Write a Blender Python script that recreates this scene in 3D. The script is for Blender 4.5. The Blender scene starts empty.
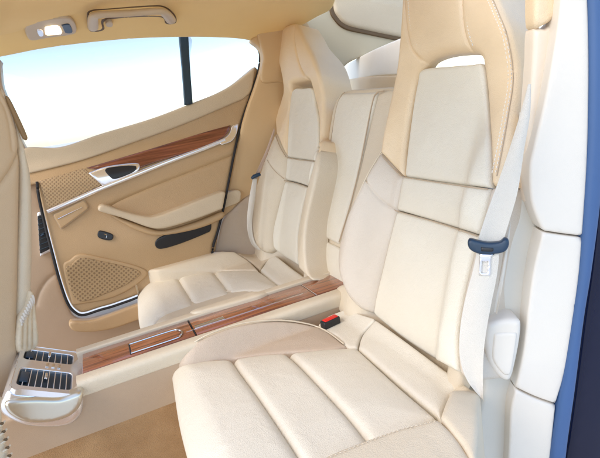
import bpy, math, random
import numpy as np
from mathutils import Vector, Matrix
from mathutils.geometry import delaunay_2d_cdt
random.seed(4)
sc = bpy.context.scene
col = sc.collection
rad = math.radians

# ------------------------------------------------------------------ camera
CAM = np.array([0., 0., 1.02]); F = 480.0; PX, PY = 300.0, 229.0
yv = np.array([-215., 91., 480.]); yv /= np.linalg.norm(yv)
xv = np.array([1211., 332., 480.]); xv -= xv.dot(yv) * yv; xv /= np.linalg.norm(xv)
cb = lambda v: np.array([v[0], v[1], -v[2]])
Xc, Yc = cb(xv), cb(yv); Zc = np.cross(Xc, Yc)
ROT = np.array([Xc, Yc, Zc])
cd = bpy.data.cameras.new('camera'); co = bpy.data.objects.new('camera', cd); col.objects.link(co)
cd.sensor_width = 36; cd.lens = 36 * F / 600; cd.clip_start = .02; cd.clip_end = 5000
m = Matrix(ROT.tolist()).to_4x4(); m.translation = Vector(CAM); co.matrix_world = m
sc.camera = co

def ray(x, y):
    return ROT @ np.array([(x - PX) / F, -(y - PY) / F, -1.])

# ------------------------------------------------------------------ materials
def mat(name, color, rough=.5, metal=0, bump=0, bscale=400, coat=0, var=.06, spec=.5, sheen=0, wrinkle=0, vscale=5, warm=None):
    M = bpy.data.materials.new(name); M.use_nodes = True
    nt = M.node_tree; N = nt.nodes; L = nt.links
    b = N['Principled BSDF']
    b.inputs['Roughness'].default_value = rough; b.inputs['Metallic'].default_value = metal
    b.inputs['Specular IOR Level'].default_value = spec
    b.inputs['Coat Weight'].default_value = coat; b.inputs['Coat Roughness'].default_value = .05
    b.inputs['Sheen Weight'].default_value = sheen
    tc = N.new('ShaderNodeTexCoord')
    n1 = N.new('ShaderNodeTexNoise'); n1.inputs['Scale'].default_value = vscale; n1.inputs['Detail'].default_value = 5
    L.new(tc.outputs['Object'], n1.inputs['Vector'])
    r = N.new('ShaderNodeMix'); r.data_type = 'RGBA'
    c = Vector(color[:3])
    w = Vector(warm) if warm else Vector((c[0] * (1 - var), c[1] * (1 - var * 1.4), c[2] * (1 - var * 2)))
    r.inputs[6].default_value = (*w, 1)
    r.inputs[7].default_value = (*[min(1, k * (1 + var * .5)) for k in c], 1)
    mr = N.new('ShaderNodeMapRange'); mr.inputs[1].default_value = .3; mr.inputs[2].default_value = .7
    L.new(n1.outputs['Fac'], mr.inputs[0]); L.new(mr.outputs[0], r.inputs[0])
    L.new(r.outputs[2], b.inputs['Base Color'])
    if bump:
        v = N.new('ShaderNodeTexVoronoi'); v.inputs['Scale'].default_value = bscale
        L.new(tc.outputs['Object'], v.inputs['Vector'])
        bp = N.new('ShaderNodeBump'); bp.inputs['Strength'].default_value = bump; bp.inputs['Distance'].default_value = .001
        L.new(v.outputs['Distance'], bp.inputs['Height'])
        last = bp
        if wrinkle:
            n2 = N.new('ShaderNodeTexNoise'); n2.inputs['Scale'].default_value = 22; n2.inputs['Detail'].default_value = 4
            n2.inputs['Distortion'].default_value = .6
            L.new(tc.outputs['Object'], n2.inputs['Vector'])
            b2 = N.new('ShaderNodeBump'); b2.inputs['Strength'].default_value = wrinkle; b2.inputs['Distance'].default_value = .006
            L.new(n2.outputs['Fac'], b2.inputs['Height']); L.new(bp.outputs[0], b2.inputs['Normal']); last = b2
        L.new(last.outputs[0], b.inputs['Normal'])
    return M

def dots_mat(name, base, dark, spacing, rough=.6):
    """fabric or plastic with a staggered grid of small holes (x-z plane)"""
    M = mat(name, base, rough, bump=.1)
    N = M.node_tree.nodes; L = M.node_tree.links; b = N['Principled BSDF']
    tc = N.new('ShaderNodeTexCoord'); mp = N.new('ShaderNodeMapping')
    mp.inputs['Rotation'].default_value = (0, rad(45 - 12), 0)
    s = 1 / spacing; mp.inputs['Scale'].default_value = (s, 0, s)
    v = N.new('ShaderNodeTexVoronoi'); v.inputs['Scale'].default_value = 1; v.inputs['Randomness'].default_value = 0
    L.new(tc.outputs['Object'], mp.inputs[0]); L.new(mp.outputs[0], v.inputs['Vector'])
    mr = N.new('ShaderNodeMapRange'); mr.inputs[1].default_value = .24; mr.inputs[2].default_value = .36
    L.new(v.outputs['Distance'], mr.inputs[0])
    mx = N.new('ShaderNodeMix'); mx.data_type = 'RGBA'
    mx.inputs[6].default_value = (*dark, 1)
    old = b.inputs['Base Color'].links[0].from_socket
    L.new(old, mx.inputs[7]); L.new(mr.outputs[0], mx.inputs[0]); L.new(mx.outputs[2], b.inputs['Base Color'])
    bp = N.new('ShaderNodeBump'); bp.inputs['Distance'].default_value = .002; bp.inputs['Strength'].default_value = .6
    L.new(mr.outputs[0], bp.inputs['Height']); L.new(bp.outputs[0], b.inputs['Normal'])
    return M

def wood_mat(name, a, bb, ang):
    M = bpy.data.materials.new(name); M.use_nodes = True
    N = M.node_tree.nodes; L = M.node_tree.links; b = N['Principled BSDF']
    b.inputs['Roughness'].default_value = .22; b.inputs['Coat Weight'].default_value = 1; b.inputs['Coat Roughness'].default_value = .04
    tc = N.new('ShaderNodeTexCoord'); mp = N.new('ShaderNodeMapping'); mp.inputs['Rotation'].default_value = (0, rad(ang), 0)
    mp.inputs['Scale'].default_value = (2.2, 60, 60)
    n = N.new('ShaderNodeTexNoise'); n.inputs['Scale'].default_value = 1.6; n.inputs['Detail'].default_value = 9; n.inputs['Distortion'].default_value = .8
    L.new(tc.outputs['Object'], mp.inputs[0]); L.new(mp.outputs[0], n.inputs['Vector'])
    cr = N.new('ShaderNodeValToRGB'); e = cr.color_ramp.elements
    e[0].position = .3; e[0].color = (*a, 1); e[1].position = .66; e[1].color = (*bb, 1)
    k = e.new(.5); k.color = (*[(x * .45 + y * .55) for x, y in zip(a, bb)], 1)
    L.new(n.outputs['Fac'], cr.inputs[0]); L.new(cr.outputs[0], b.inputs['Base Color'])
    return M

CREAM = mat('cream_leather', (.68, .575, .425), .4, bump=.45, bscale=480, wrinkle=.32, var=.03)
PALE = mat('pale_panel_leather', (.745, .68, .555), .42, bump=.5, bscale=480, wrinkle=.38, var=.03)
WARM = mat('amber_lit_beige_leather', (.80, .62, .405), .4, bump=.45, bscale=480, wrinkle=.28, var=.05)  # amber light on the headrests is put into this leather colour
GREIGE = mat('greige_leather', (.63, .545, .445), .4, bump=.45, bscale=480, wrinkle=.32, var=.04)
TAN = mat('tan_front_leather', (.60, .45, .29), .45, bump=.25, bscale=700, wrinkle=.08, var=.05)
AMBER = mat('amber_trim', (.62, .42, .215), .5, bump=.2, bscale=700, var=.05)
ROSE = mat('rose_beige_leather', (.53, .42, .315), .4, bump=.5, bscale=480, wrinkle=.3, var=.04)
DOORB = mat('beige_door_leather', (.50, .33, .17), .45, bump=.5, bscale=420, wrinkle=.15, var=.05)
DOORL = mat('light_beige_vinyl', (.58, .46, .31), .45, bump=.45, bscale=420, wrinkle=.12, var=.05)
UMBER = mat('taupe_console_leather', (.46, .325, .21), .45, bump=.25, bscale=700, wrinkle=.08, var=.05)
HEADL = mat('headliner_fabric', (.95, .66, .25), .95, bump=.5, bscale=1500, var=.04, sheen=.2)
GREYB = mat('greige_trim', (.54, .45, .30), .7, bump=.3, bscale=900, var=.04)
SAGE = mat('pale_grey_green_trim', (.64, .60, .52), .5, bump=.15, bscale=800, var=.02)
WHITE = mat('off_white_trim', (.73, .665, .575), .5, bump=.15, bscale=800, var=.02)
TRIMB = mat('pale_beige_trim', (.78, .66, .52), .5, bump=.15, bscale=800, var=.02)
CARPET = mat('tan_carpet', (.38, .215, .09), .97, bump=1.0, bscale=420, var=.16, sheen=.4, vscale=14)
SILVER = mat('satin_silver', (.90, .90, .92), .22, metal=.82, var=.02)
CHROME = mat('chrome', (.86, .86, .87), .12, metal=1, var=.01)
BLACK = mat('black_plastic', (.012, .012, .014), .4, var=.02)
RUBBER = mat('black_rubber', (.012, .010, .010), .7, var=.02)
BROWN = mat('brown_edge', (.13, .075, .03), .6, var=.1)
NAVY = mat('navy_plastic', (.012, .035, .07), .35, var=.1)
RED = mat('red_button', (.75, .02, .01), .3, var=.02)
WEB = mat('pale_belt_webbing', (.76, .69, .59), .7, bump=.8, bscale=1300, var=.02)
BLUE = mat('blue_rubber_seal', (.045, .105, .25), .45, var=.06, vscale=3)
PAINT = mat('dark_blue_paint', (.002, .005, .03), .2, coat=.15, spec=.3, var=.1, vscale=3)
WOOD = wood_mat('walnut_console', (.13, .032, .012), (.40, .135, .05), 0)
WOODD = wood_mat('walnut_door', (.075, .018, .010), (.32, .10, .05), 20)
SEAM = mat('seam_thread', (.50, .38, .26), .8, var=.05)
THREAD = mat('light_stitch_thread', (.86, .82, .76), .8, var=.02)
GRILL = dots_mat('perforated_beige_grille', (.47, .32, .17), (.30, .19, .095), .0095)
SPEAK = dots_mat('speaker_mesh', (.42, .28, .14), (.25, .155, .075), .0125)
NET = mat('gathered_net', (.74, .62, .44), .6, bump=.5, bscale=300, var=.08, vscale=30)
DUCT = mat('dark_duct', (.01, .03, .05), .5, var=.1)

# ------------------------------------------------------------------ things
def tag(o, label=None, cat=None, group=None, kind=None):
    if label: o['label'] = label
    if cat: o['category'] = cat
    if group: o['group'] = group
    if kind: o['kind'] = kind
    return o

def thing(name, loc, label, cat, group=None):
    o = bpy.data.objects.new(name, None); o.empty_display_size = .05; col.objects.link(o); o.location = loc
    return tag(o, label, cat, group)

def origin(o):
    p = Vector((0, 0, 0))
    while o is not None:
        p += Vector(o.location); o = o.parent
    return p

def build(name, verts, faces, M, parent=None, smooth=True, sharp=None):
    me = bpy.data.meshes.new(name)
    off = origin(parent)
    me.from_pydata([(v[0] - off[0], v[1] - off[1], v[2] - off[2]) for v in verts], [], [tuple(f) for f in faces])
    me.validate(); me.update()
    o = bpy.data.objects.new(name, me); col.objects.link(o); o.parent = parent
    me.materials.append(M)
    if smooth:
        me.polygons.foreach_set('use_smooth', [True] * len(me.polygons))
        if sharp:
            me.set_sharp_from_angle(angle=rad(sharp))
    return o

class MB:
    """collects shapes into one mesh"""
    def __init__(s): s.v = []; s.f = []
    def add(s, v, f):
        k = len(s.v); s.v += [tuple(map(float, p)) for p in v]; s.f += [tuple(i + k for i in q) for q in f]
    def box(s, c, size, rot=None, bev=0):
        import bmesh
        bm = bmesh.new(); bmesh.ops.create_cube(bm, size=1)
        for v in bm.verts: v.co = Vector((v.co.x * size[0], v.co.y * size[1], v.co.z * size[2]))
        if bev: bmesh.ops.bevel(bm, geom=bm.edges[:], offset=bev, segments=3, profile=.5, affect='EDGES')
        bm.verts.index_update()
        R = rot if rot is not None else Matrix.Identity(3)
        s.add([R @ v.co + Vector(c) for v in bm.verts], [[v.index for v in f.verts] for f in bm.faces]); bm.free()
        return s
    def tube(s, pts, r, n=8, closed=False, flat=None):
        pts = [Vector(p) for p in pts]; N = len(pts); V = []; Fc = []
        for i, p in enumerate(pts):
            a = pts[(i - 1) % N] if (closed or i > 0) else p
            b = pts[(i + 1) % N] if (closed or i < N - 1) else p
            t = (b - a).normalized()
            up = Vector((0, 0, 1)) if abs(t.z) < .95 else Vector((1, 0, 0))
            if flat is not None: up = Vector(flat[0])
            x = t.cross(up).normalized(); y = x.cross(t).normalized()
            rr = r[i] if isinstance(r, (list, tuple)) else r
            ry = rr * (flat[1] if flat is not None else 1)
            for k in range(n):
                an = 2 * math.pi * k / n
                V.append(p + x * math.cos(an) * rr + y * math.sin(an) * ry)
        for i in range(N if closed else N - 1):
            j = (i + 1) % N
            for k in range(n):
                Fc.append((i * n + k, i * n + (k + 1) % n, j * n + (k + 1) % n, j * n + k))
        if not closed:
            Fc.append(tuple(range(n))[::-1]); Fc.append(tuple((N - 1) * n + k for k in range(n)))
        s.add(V, Fc); return s
    def build(s, name, M, parent=None, sharp=40): return build(name, s.v, s.f, M, parent, True, sharp)

def smooth_line(pts, closed=False, n=8):
    """Catmull-Rom through the points; a third entry 1 marks a corner"""
    P = [np.array(p[:2], float) if len(p) < 4 else np.array(p[:3], float) for p in pts]
    cor = [len(p) == 3 and p[2] == 1 for p in pts]; N = len(P); out = []
    for i in range(N if closed else N - 1):
        j = (i + 1) % N
        p1, p2 = P[i], P[j]
        p0 = P[(i - 1) % N] if (closed or i > 0) else p1
        p3 = P[(j + 1) % N] if (closed or j < N - 1) else p2
        if cor[i]: p0 = p1 - (p2 - p1)
        if cor[j]: p3 = p2 + (p2 - p1)
        for k in range(n):
            t = k / n
            out.append(.5 * ((2 * p1) + (-p0 + p2) * t + (2 * p0 - 5 * p1 + 4 * p2 - p3) * t * t + (-p0 + 3 * p1 - 3 * p2 + p3) * t ** 3))
    if not closed: out.append(P[-1])
    return np.array(out)

def resample(P, step, closed):
    Q = np.vstack([P, P[:1]]) if closed else P
    d = np.r_[0, np.cumsum(np.linalg.norm(np.diff(Q, axis=0), axis=1))]
    n = max(3, int(round(d[-1] / step)))
    t = np.linspace(0, d[-1], n + 1)
    if closed: t = t[:-1]
    return np.stack([np.interp(t, d, Q[:, k]) for k in range(Q.shape[1])], 1)

class Surf:
    """a real surface in the cabin: plane frame (O; U, V, N) with relief w(u, v) along N"""
    def __init__(s, O, U, V, w=None, N=None):
        s.O = np.array(O, float); s.U = np.array(U, float); s.U /= np.linalg.norm(s.U)
        V = np.array(V, float); V -= V.dot(s.U) * s.U; s.V = V / np.linalg.norm(V)
        n = np.cross(s.U, s.V)
        if n.dot(CAM - s.O) < 0: n = -n
        s.N = n; s.w = w or (lambda u, v: 0 * u)
    def P(s, u, v, off=0.):
        u = np.asarray(u, float); v = np.asarray(v, float)
        w = s.w(u, v) + off
        return s.O + u[..., None] * s.U + v[..., None] * s.V + np.asarray(w)[..., None] * s.N
    def hit(s, px, py, off=0.):
        d = ray(px, py); c = (CAM - s.O)
        dn = d.dot(s.N); cn = c.dot(s.N)
        hi, lo = off + .30, off - .30
        t0, t1 = sorted([(hi - cn) / dn, (lo - cn) / dn]); t0 = max(t0, .05)
        t = np.linspace(t0, max(t1, t0 + .01), 500)
        Q = c + t[:, None] * d
        u = Q @ s.U; v = Q @ s.V; w = Q @ s.N
        g = w - (s.w(u, v) + off)
        k = np.where(g <= 0)[0]
        k = k[0] if len(k) else len(t) - 1
        if k > 0:
            a = g[k - 1] / (g[k - 1] - g[k] + 1e-12)
            return np.array([u[k - 1] + a * (u[k] - u[k - 1]), v[k - 1] + a * (v[k] - v[k - 1])])
        return np.array([u[0], v[0]])
    def line(s, pts, closed=False, n=8, off=0., step=None):
        L = smooth_line(pts, closed, n)
        uv = np.array([s.hit(*p, off) for p in L])
        return resample(uv, step, closed) if step else uv
    def p3(s, px, py, off=0.):
        uv = s.hit(px, py, off); return s.P(uv[0], uv[1], off)

def dist_lines(Q, A, B, chunk=4000):
    out = np.full(len(Q), 9.); AB = B - A; L = (AB ** 2).sum(1) + 1e-15
    for i in range(0, len(Q), chunk):
        q = Q[i:i + chunk, None, :] - A[None]
        t = np.clip((q * AB[None]).sum(2) / L, 0, 1)
        d = np.sqrt(((q - t[..., None] * AB[None]) ** 2).sum(2)); out[i:i + chunk] = d.min(1)
    return out

def inside(Q, P):
    x, y = Q[:, 0], Q[:, 1]; r = np.zeros(len(Q), bool); n = len(P)
    for i in range(n):
        (x1, y1), (x2, y2) = P[i], P[(i + 1) % n]
        c = ((y1 > y) != (y2 > y))
        if y1 != y2: r ^= c & (x < (x2 - x1) * (y - y1) / (y2 - y1) + x1)
    return r

def panel(name, parent, M, S, outline=None, uv=None, r=.012, T=.03, crown=0., cs=.05, grooves=(), res=.010, off=0., holes=(), thick=None, seams=(), seam_r=.0012, tf=None, dip=None):
    """upholstered / moulded panel lying on surface S, rounded at its edge, with thickness T behind it"""
    B = uv if uv is not None else S.line(outline, True, 8, off)
    B = resample(np.asarray(B, float), res * .8, True)
    loops = [B] + [resample(S.line(h, True, 8, off), res * .8, True) for h in holes]
    A_ = np.vstack(loops); Bn = np.vstack([np.roll(l, -1, 0) for l in loops])
    def ins(Q):
        k = inside(Q, B)
        for l in loops[1:]: k &= ~inside(Q, l)
        return k
    mn, mx = B.min(0), B.max(0)
    gx = np.arange(mn[0], mx[0], res); gy = np.arange(mn[1], mx[1], res * .87)
    G = np.array([(x + (res / 2 if j % 2 else 0), y) for j, y in enumerate(gy) for x in gx])
    G = G[ins(G)]
    GL = []
    for g in grooves:
        pts, dep, sg = g[:3]
        L = S.line(pts, False, 8, off); L = resample(L, res * .6, False); GL.append((L, dep, sg))
    # rings that follow the rounded edge
    rings = []
    area = .5 * np.sum(B[:, 0] * np.roll(B[:, 1], -1) - np.roll(B[:, 0], -1) * B[:, 1])
    for k, l in enumerate(loops):
        tn = np.roll(l, -1, 0) - np.roll(l, 1, 0); tn /= np.linalg.norm(tn, axis=1)[:, None] + 1e-12
        nn = np.stack([-tn[:, 1], tn[:, 0]], 1)
        for fr in (.06, .22, .5, .85):
            dd = fr * r
            for sg in (1, -1):
                Q = l + sg * nn * dd
                kk = ins(Q)
                Q = Q[kk]
                if len(Q): rings.append(Q[dist_lines(Q, A_, Bn) > dd * .93])
    extra = []
    for L, dep, sg in GL:
        tn = np.gradient(L, axis=0); tn /= np.linalg.norm(tn, axis=1)[:, None] + 1e-12
        nn = np.stack([-tn[:, 1], tn[:, 0]], 1)
        for o_ in (0, .5, -.5, 1.1, -1.1, 1.9, -1.9): extra.append(L + nn * o_ * sg)
    dG = dist_lines(G, A_, Bn); G = G[dG > r * 1.05] if len(G) else G
    Q = [G] + rings
    if extra:
        E_ = np.vstack(extra); E_ = E_[ins(E_)]
        if len(E_): E_ = E_[dist_lines(E_, A_, Bn) > .002]; Q.append(E_)
    Q = np.vstack([q for q in Q if len(q)]) if any(len(q) for q in Q) else np.zeros((0, 2))
    pts = np.vstack([A_, Q])
    edges = []; k = 0
    for l in loops:
        edges += [(k + i, k + (i + 1) % len(l)) for i in range(len(l))]; k += len(l)
    vv, ee, ff, ov, oe, of = delaunay_2d_cdt([Vector(p) for p in pts], edges, [], 0, 1e-6, True)
    V2 = np.array([tuple(v) for v in vv])
    tri = np.array([f for f in ff if len(f) == 3])
    cen = V2[tri].mean(1); tri = tri[ins(cen)]
    D = dist_lines(V2, A_, Bn)
    out_id = {}
    for i, o in enumerate(ov):
        for q in o: out_id[q] = i
    rr = max(r, 1e-5)
    x = np.clip(D / rr, 0, 1)
    h = rr * (np.sqrt(np.clip(1 - (1 - x) ** 2, 0, 1)) - 1)
    if crown: h = h + crown * (1 - np.exp(-(D / cs) ** 1.3))
    for L, dep, sg in GL:
        dl = dist_lines(V2, L[:-1], L[1:]); h = h - dep * np.exp(-(dl / sg) ** 1.2)
    if dip: h = h + dip(V2[:, 0], V2[:, 1])
    P3 = S.P(V2[:, 0], V2[:, 1], off) + h[:, None] * S.N
    # orient
    a, b, c = P3[tri[:, 0]], P3[tri[:, 1]], P3[tri[:, 2]]
    flip = (np.cross(b - a, c - a) @ S.N).sum() < 0
    tri = tri[:, ::-1] if flip else tri
    V = [tuple(p) for p in P3]; Fc = [tuple(int(i) for i in t) for t in tri]
    # side walls and back
    k = 0
    for li, l in enumerate(loops):
        n = len(l); ids = [out_id[k + i] for i in range(n)]; k += n
        base = len(V)
        for s_ in (.35, 1.0):
            for i in range(n):
                p = P3[ids[i]]; q = V2[ids[i]]
                t_ = (tf(q[0], q[1]) if tf else T) - r
                V.append(tuple(p - S.N * max(t_, .001) * s_))
        ar = .5 * np.sum(l[:, 0] * np.roll(l[:, 1], -1) - np.roll(l[:, 0], -1) * l[:, 1])
        n3 = np.cross(S.U, S.V) @ S.N
        o_ = (ar > 0) == (n3 > 0)
        if li: o_ = not o_
        for i in range(n):
            j = (i + 1) % n
            for (A0, A1, B0, B1) in ((ids[i], ids[j], base + i, base + j), (base + i, base + j, base + n + i, base + n + j)):
                f = (A0, B0, B1, A1) if o_ else (A0, A1, B1, B0)
                Fc.append(f)
        if li == 0 and not holes:
            f = tuple(base + n + i for i in range(n)); Fc.append(f[::-1] if o_ else f)
    o = build(name, V, Fc, M, parent, True, 62)
    for sp in seams:
        pass
    return o

def on_line(S, pts, off=0., closed=False, step=.006):
    uv = S.line(pts, closed, 8, off, step); return S.P(uv[:, 0], uv[:, 1], off)

def cord(name, parent, M, S, pts, r=.0015, off=0., closed=False, flat=None, n=6):
    P = on_line(S, pts, off, closed, .008)
    return MB().tube(P, r, n, closed).build(name, M, parent)

def stitches(name, parent, S, pts, off=0., length=.0045, gap=.0035, r=.0009, shift=0., M=None, rows=(0,)):
    mb = MB()
    uv = S.line(pts, False, 8, off); d = np.r_[0, np.cumsum(np.linalg.norm(np.diff(uv, axis=0), axis=1))]
    for row in rows:
        t = 0
        while t + length < d[-1]:
            a = np.array([np.interp(t, d, uv[:, k]) for k in (0, 1)]); b = np.array([np.interp(t + length, d, uv[:, k]) for k in (0, 1)])
            tn = (b - a) / (np.linalg.norm(b - a) + 1e-9); nn = np.array([-tn[1], tn[0]]) * row
            A, B_ = S.P(*(a + nn), off), S.P(*(b + nn), off)
            mb.tube([A, (A + B_) / 2 + S.N * .0006, B_], r, 5); t += length + gap
    return mb.build(name, M or THREAD, parent)

def ss(x): x = np.clip(x, 0, 1); return x * x * (3 - 2 * x)

# ------------------------------------------------------------------ seats
TH = rad(18); BO = (.60, 0, .42); BV = (math.sin(TH), 0, math.cos(TH))
def back_surf(uc):
    def w(u, v):
        q = np.abs(u - uc)
        a = .070 * (1 - ss((v - .36) / .26)) + .004
        return a * ss((q - .12) / .10) - .10 * np.clip(q - .235, 0, 1) ** 1.0 * (1 - ss((v - .4) / .2)) + .030 * ss((v - .60) / .12)
    return Surf(BO, (0, 1, 0), BV, w)
def cush_surf(yc, hw, xe=.66, hb=.072, xs=.02, fall=1.):
    def w(x, y):
        q = np.abs(y - yc)
        am = hb * ss((x - xs) / .16) * ss((xe - x) / .22)
        return am * ss((q - hw) / .055) - fall * .55 * np.clip(.10 - x, 0, 1) ** 1.5 * 3 + .035 * ss((x - .53) / .09)
    return Surf((0, 0, .40), (1, 0, 0), (0, 1, 0), w)

# ---- the seat nearest the open door
BN = back_surf(.93); CN = cush_surf(.915, .235); CNI = cush_surf(.915, .235, hb=0)
near = thing('rear_seat', (.45, .93, .12), 'large cream leather rear seat in front, with a pale belt hanging beside it', 'car seat', 'rear seats')
panel('seat_shell', near, CREAM, BN, [(345, 285), (400, 320), (455, 352), (461, 372), (455, 393), (430, 388), (370, 345), (335, 305)], r=.01, T=.03, res=.02, off=-.030)
panel('seat_base', near, CREAM, Surf((0, 0, .385), (1, 0, 0), (0, 1, 0)), uv=[(.08, .68), (.62, .68), (.66, 1.18), (.08, 1.18)], r=.01, T=.2, res=.03)
arch = [(378, 152, 1), (380, 138), (385, 116), (391, 90), (396, 60), (399, 25), (401, -10), (405, -50), (425, -75), (455, -75), (478, -55), (487, -25), (500, 8), (510, 36), (517, 75), (513, 112), (506, 152), (500, 186, 1), (489, 186, 1), (488, 140), (486, 100), (482, 66), (479, 56), (470, 52), (450, 53), (434, 57), (424, 64), (415, 80), (408, 115), (403, 150), (402, 177, 1), (392, 167)]
panel('headrest_frame', near, WARM, BN, arch, r=.016, tf=lambda u, v: .034 if (abs(u - .925) < .125 and .5 < v < .76) else .10, res=.008, off=.012, crown=.004,
      grooves=[([(404, -40), (404, 0), (407, 30), (413, 50), (424, 62)], .005, .004), ([(461, -40), (462, 0), (464, 30), (470, 50)], .005, .004)])
wingL = [(378, 152, 1), (392, 166), (402, 177, 1), (395, 212), (384, 258), (375, 297), (372, 314, 1), (358, 309), (346, 297), (339, 280), (337, 258), (341, 233), (350, 204), (363, 176)]
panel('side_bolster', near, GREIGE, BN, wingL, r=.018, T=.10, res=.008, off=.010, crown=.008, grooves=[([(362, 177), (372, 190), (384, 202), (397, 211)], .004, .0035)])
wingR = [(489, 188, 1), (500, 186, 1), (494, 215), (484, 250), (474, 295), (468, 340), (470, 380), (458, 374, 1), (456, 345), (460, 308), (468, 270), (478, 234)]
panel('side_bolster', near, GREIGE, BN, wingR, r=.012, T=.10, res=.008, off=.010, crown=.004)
panel('shoulder_panel', near, PALE, BN, [(421, 69), (445, 66), (470, 64), (481, 65), (485, 95), (488, 140), (489, 188, 1), (465, 185), (435, 181), (404, 176.5, 1), (406, 155), (411, 115), (416.5, 82)], r=.010, T=.05, res=.009, off=.008, crown=.006, cs=.08)
panel('lumbar_band', near, PALE, BN, [(402, 176, 1), (435, 181), (465, 185), (489, 189, 1), (485, 210), (478, 235, 1), (440, 223), (396, 210, 1), (399, 192)], r=.010, T=.05, res=.008, off=.008, crown=.008)
panel('backrest_panel', near, PALE, BN, [(396, 211, 1), (440, 223), (478, 236, 1), (468, 272), (460, 308), (456, 340), (457, 373, 1), (430, 357), (400, 337), (372, 314, 1), (375, 296), (385, 255)], r=.010, T=.05, res=.009, off=.008, crown=.010, cs=.07)
for s_, pts in ((0, [(488, -20), (501, 10), (511, 37), (516.5, 76), (512, 112), (505, 152), (500, 176)]),):
    pts2 = [(p[0] - 5, p[1]) for p in pts]
    stitches('seam_stitching', near, BN, pts2, .0125, rows=(0, .0075))
    cord('piping', near, SEAM, BN, [(p[0] - 3.4, p[1]) for p in pts], .0009, .0125)
stitches('seam_stitching', near, BN, [(466, -10), (466, 0), (468, 28), (473, 46)], .0135)
stitches('seam_stitching', near, BN, [(408, -10), (408, 0), (411, 28), (418, 47)], .0135)
panel('cushion', near, PALE, CNI, [(171, 374, 1), (182, 362), (200, 360), (232, 358), (262, 354), (300, 351), (330, 348), (357, 347, 1), (399, 385), (437, 417, 1), (402, 432), (354, 449), (306, 482), (262, 520), (225, 520), (196, 480), (180, 430)],
      r=.014, T=.26, res=.008, off=.010, crown=.014, cs=.05,
      grooves=[([(229, 350), (238, 370), (262, 404), (300, 460), (320, 490)], .016, .007), ([(284, 346), (292, 358), (325, 394), (370, 442)], .016, .007)])
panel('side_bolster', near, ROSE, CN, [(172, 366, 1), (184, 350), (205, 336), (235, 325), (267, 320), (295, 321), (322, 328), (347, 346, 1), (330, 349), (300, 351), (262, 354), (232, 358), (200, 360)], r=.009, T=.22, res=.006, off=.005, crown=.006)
panel('side_bolster', near, CREAM, CN, [(300, 475), (322, 456), (360, 440), (400, 426), (438, 417, 1), (452, 430), (464, 446), (476, 470), (480, 520), (400, 560), (300, 560)], r=.012, T=.24, res=.009, off=.004)
panel('rear_roll', near, PALE, CNI, [(376, 318, 1), (400, 335), (430, 357), (462, 380, 1), (450, 394), (440, 416, 1), (400, 383), (358, 347, 1), (362, 334)], r=.012, T=.08, res=.008, off=.010, crown=.006)
panel('seat_corner', near, CREAM, CN, [(440, 415, 1), (449, 393), (461, 380, 1), (480, 393, 1), (479, 420), (476, 470, 1), (464, 446), (452, 430)], r=.010, T=.2, res=.008, off=.008)
panel('seat_corner', near, PALE, CN, [(345, 308, 1), (376, 318, 1), (362, 334), (357, 347, 1), (347, 346), (335, 335), (318, 327), (326, 316)], r=.008, T=.08, res=.007, off=.006)
cord('piping', near, CREAM, CN, [(174, 362), (186, 348.5), (207, 335), (237, 324.5), (267, 320.5), (295, 321.5), (322, 328.5), (344, 344)], .0022, .006)
stitches('seam_stitching', near, CN, [(330, 457), (362, 444), (400, 430), (436, 421)], .006, .004, .004, .0006, M=CREAM)

for L_ in ([(382, 155), (391, 166), (402, 176.5)], [(366, 181), (373, 190), (384, 202), (396, 211)], [(403, 177), (435, 182), (465, 186.5), (488, 189)], [(396, 211), (440, 223.5), (477, 236)]):
    cord('seam', near, SEAM, BN, L_, .0011, .0065)
cord('piping', near, CREAM, BN, [(381, 152), (367, 176), (354, 205), (345, 234), (341.5, 258), (343, 279)], .0022, .004)
# ---- the seat by the closed door
BF = back_surf(1.65); CF = cush_surf(1.655, .215, .57); CFI = cush_surf(1.655, .215, hb=0); CFO = cush_surf(1.655, .215, .62, .060, -.05, .5)
far = thing('rear_seat', (.45, 1.65, .12), 'cream leather rear seat against the closed door, beyond the wood topped console', 'car seat', 'rear seats')
panel('seat_shell', far, CREAM, BF, [(255, 235), (297, 255), (306, 266), (306, 280), (296, 278), (255, 258)], r=.01, T=.03, res=.02, off=-.020)
panel('seat_base', far, CREAM, Surf((0, 0, .385), (1, 0, 0), (0, 1, 0)), uv=[(.08, 1.42), (.62, 1.42), (.62, 1.88), (.08, 1.88)], r=.01, T=.2, res=.03)
panel('headrest_frame', far, WARM, BF, [(275, 133, 1), (275, 118), (280, 100), (282.5, 88), (280, 72), (276, 55), (276, 38), (281, 28), (293, 23), (299, 29), (306, 43), (313, 57), (319, 76), (323, 100), (322.5, 125), (318.5, 149), (313, 161, 1), (317.5, 146), (318, 119), (314, 98), (311, 86), (308, 80), (299, 81.5), (290, 84), (291, 93), (290, 100), (287, 135), (286, 157, 1), (280, 146)],
      r=.016, T=.125, res=.010, off=.012, tf=lambda u, v: .085 + .04 * float(ss((v - .42) / .22)) - .028 * float(ss((v - .74) / .10)), grooves=[([(294, 25), (294, 40), (299, 64), (307, 80)], .005, .005)])
panel('shoulder_panel', far, PALE, BF, [(293, 89), (302, 88), (311, 88), (314, 98), (318, 119), (317.5, 145), (314, 161, 1), (300, 159), (286, 157, 1), (287, 135), (290, 100)], r=.010, T=.05, res=.010, off=.008, crown=.008)
panel('lumbar_band', far, PALE, BF, [(286, 157, 1), (300, 159), (314, 161, 1), (311, 172), (307, 186, 1), (295, 182), (284, 180, 1)], r=.010, T=.05, res=.010, off=.008, crown=.006)
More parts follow.
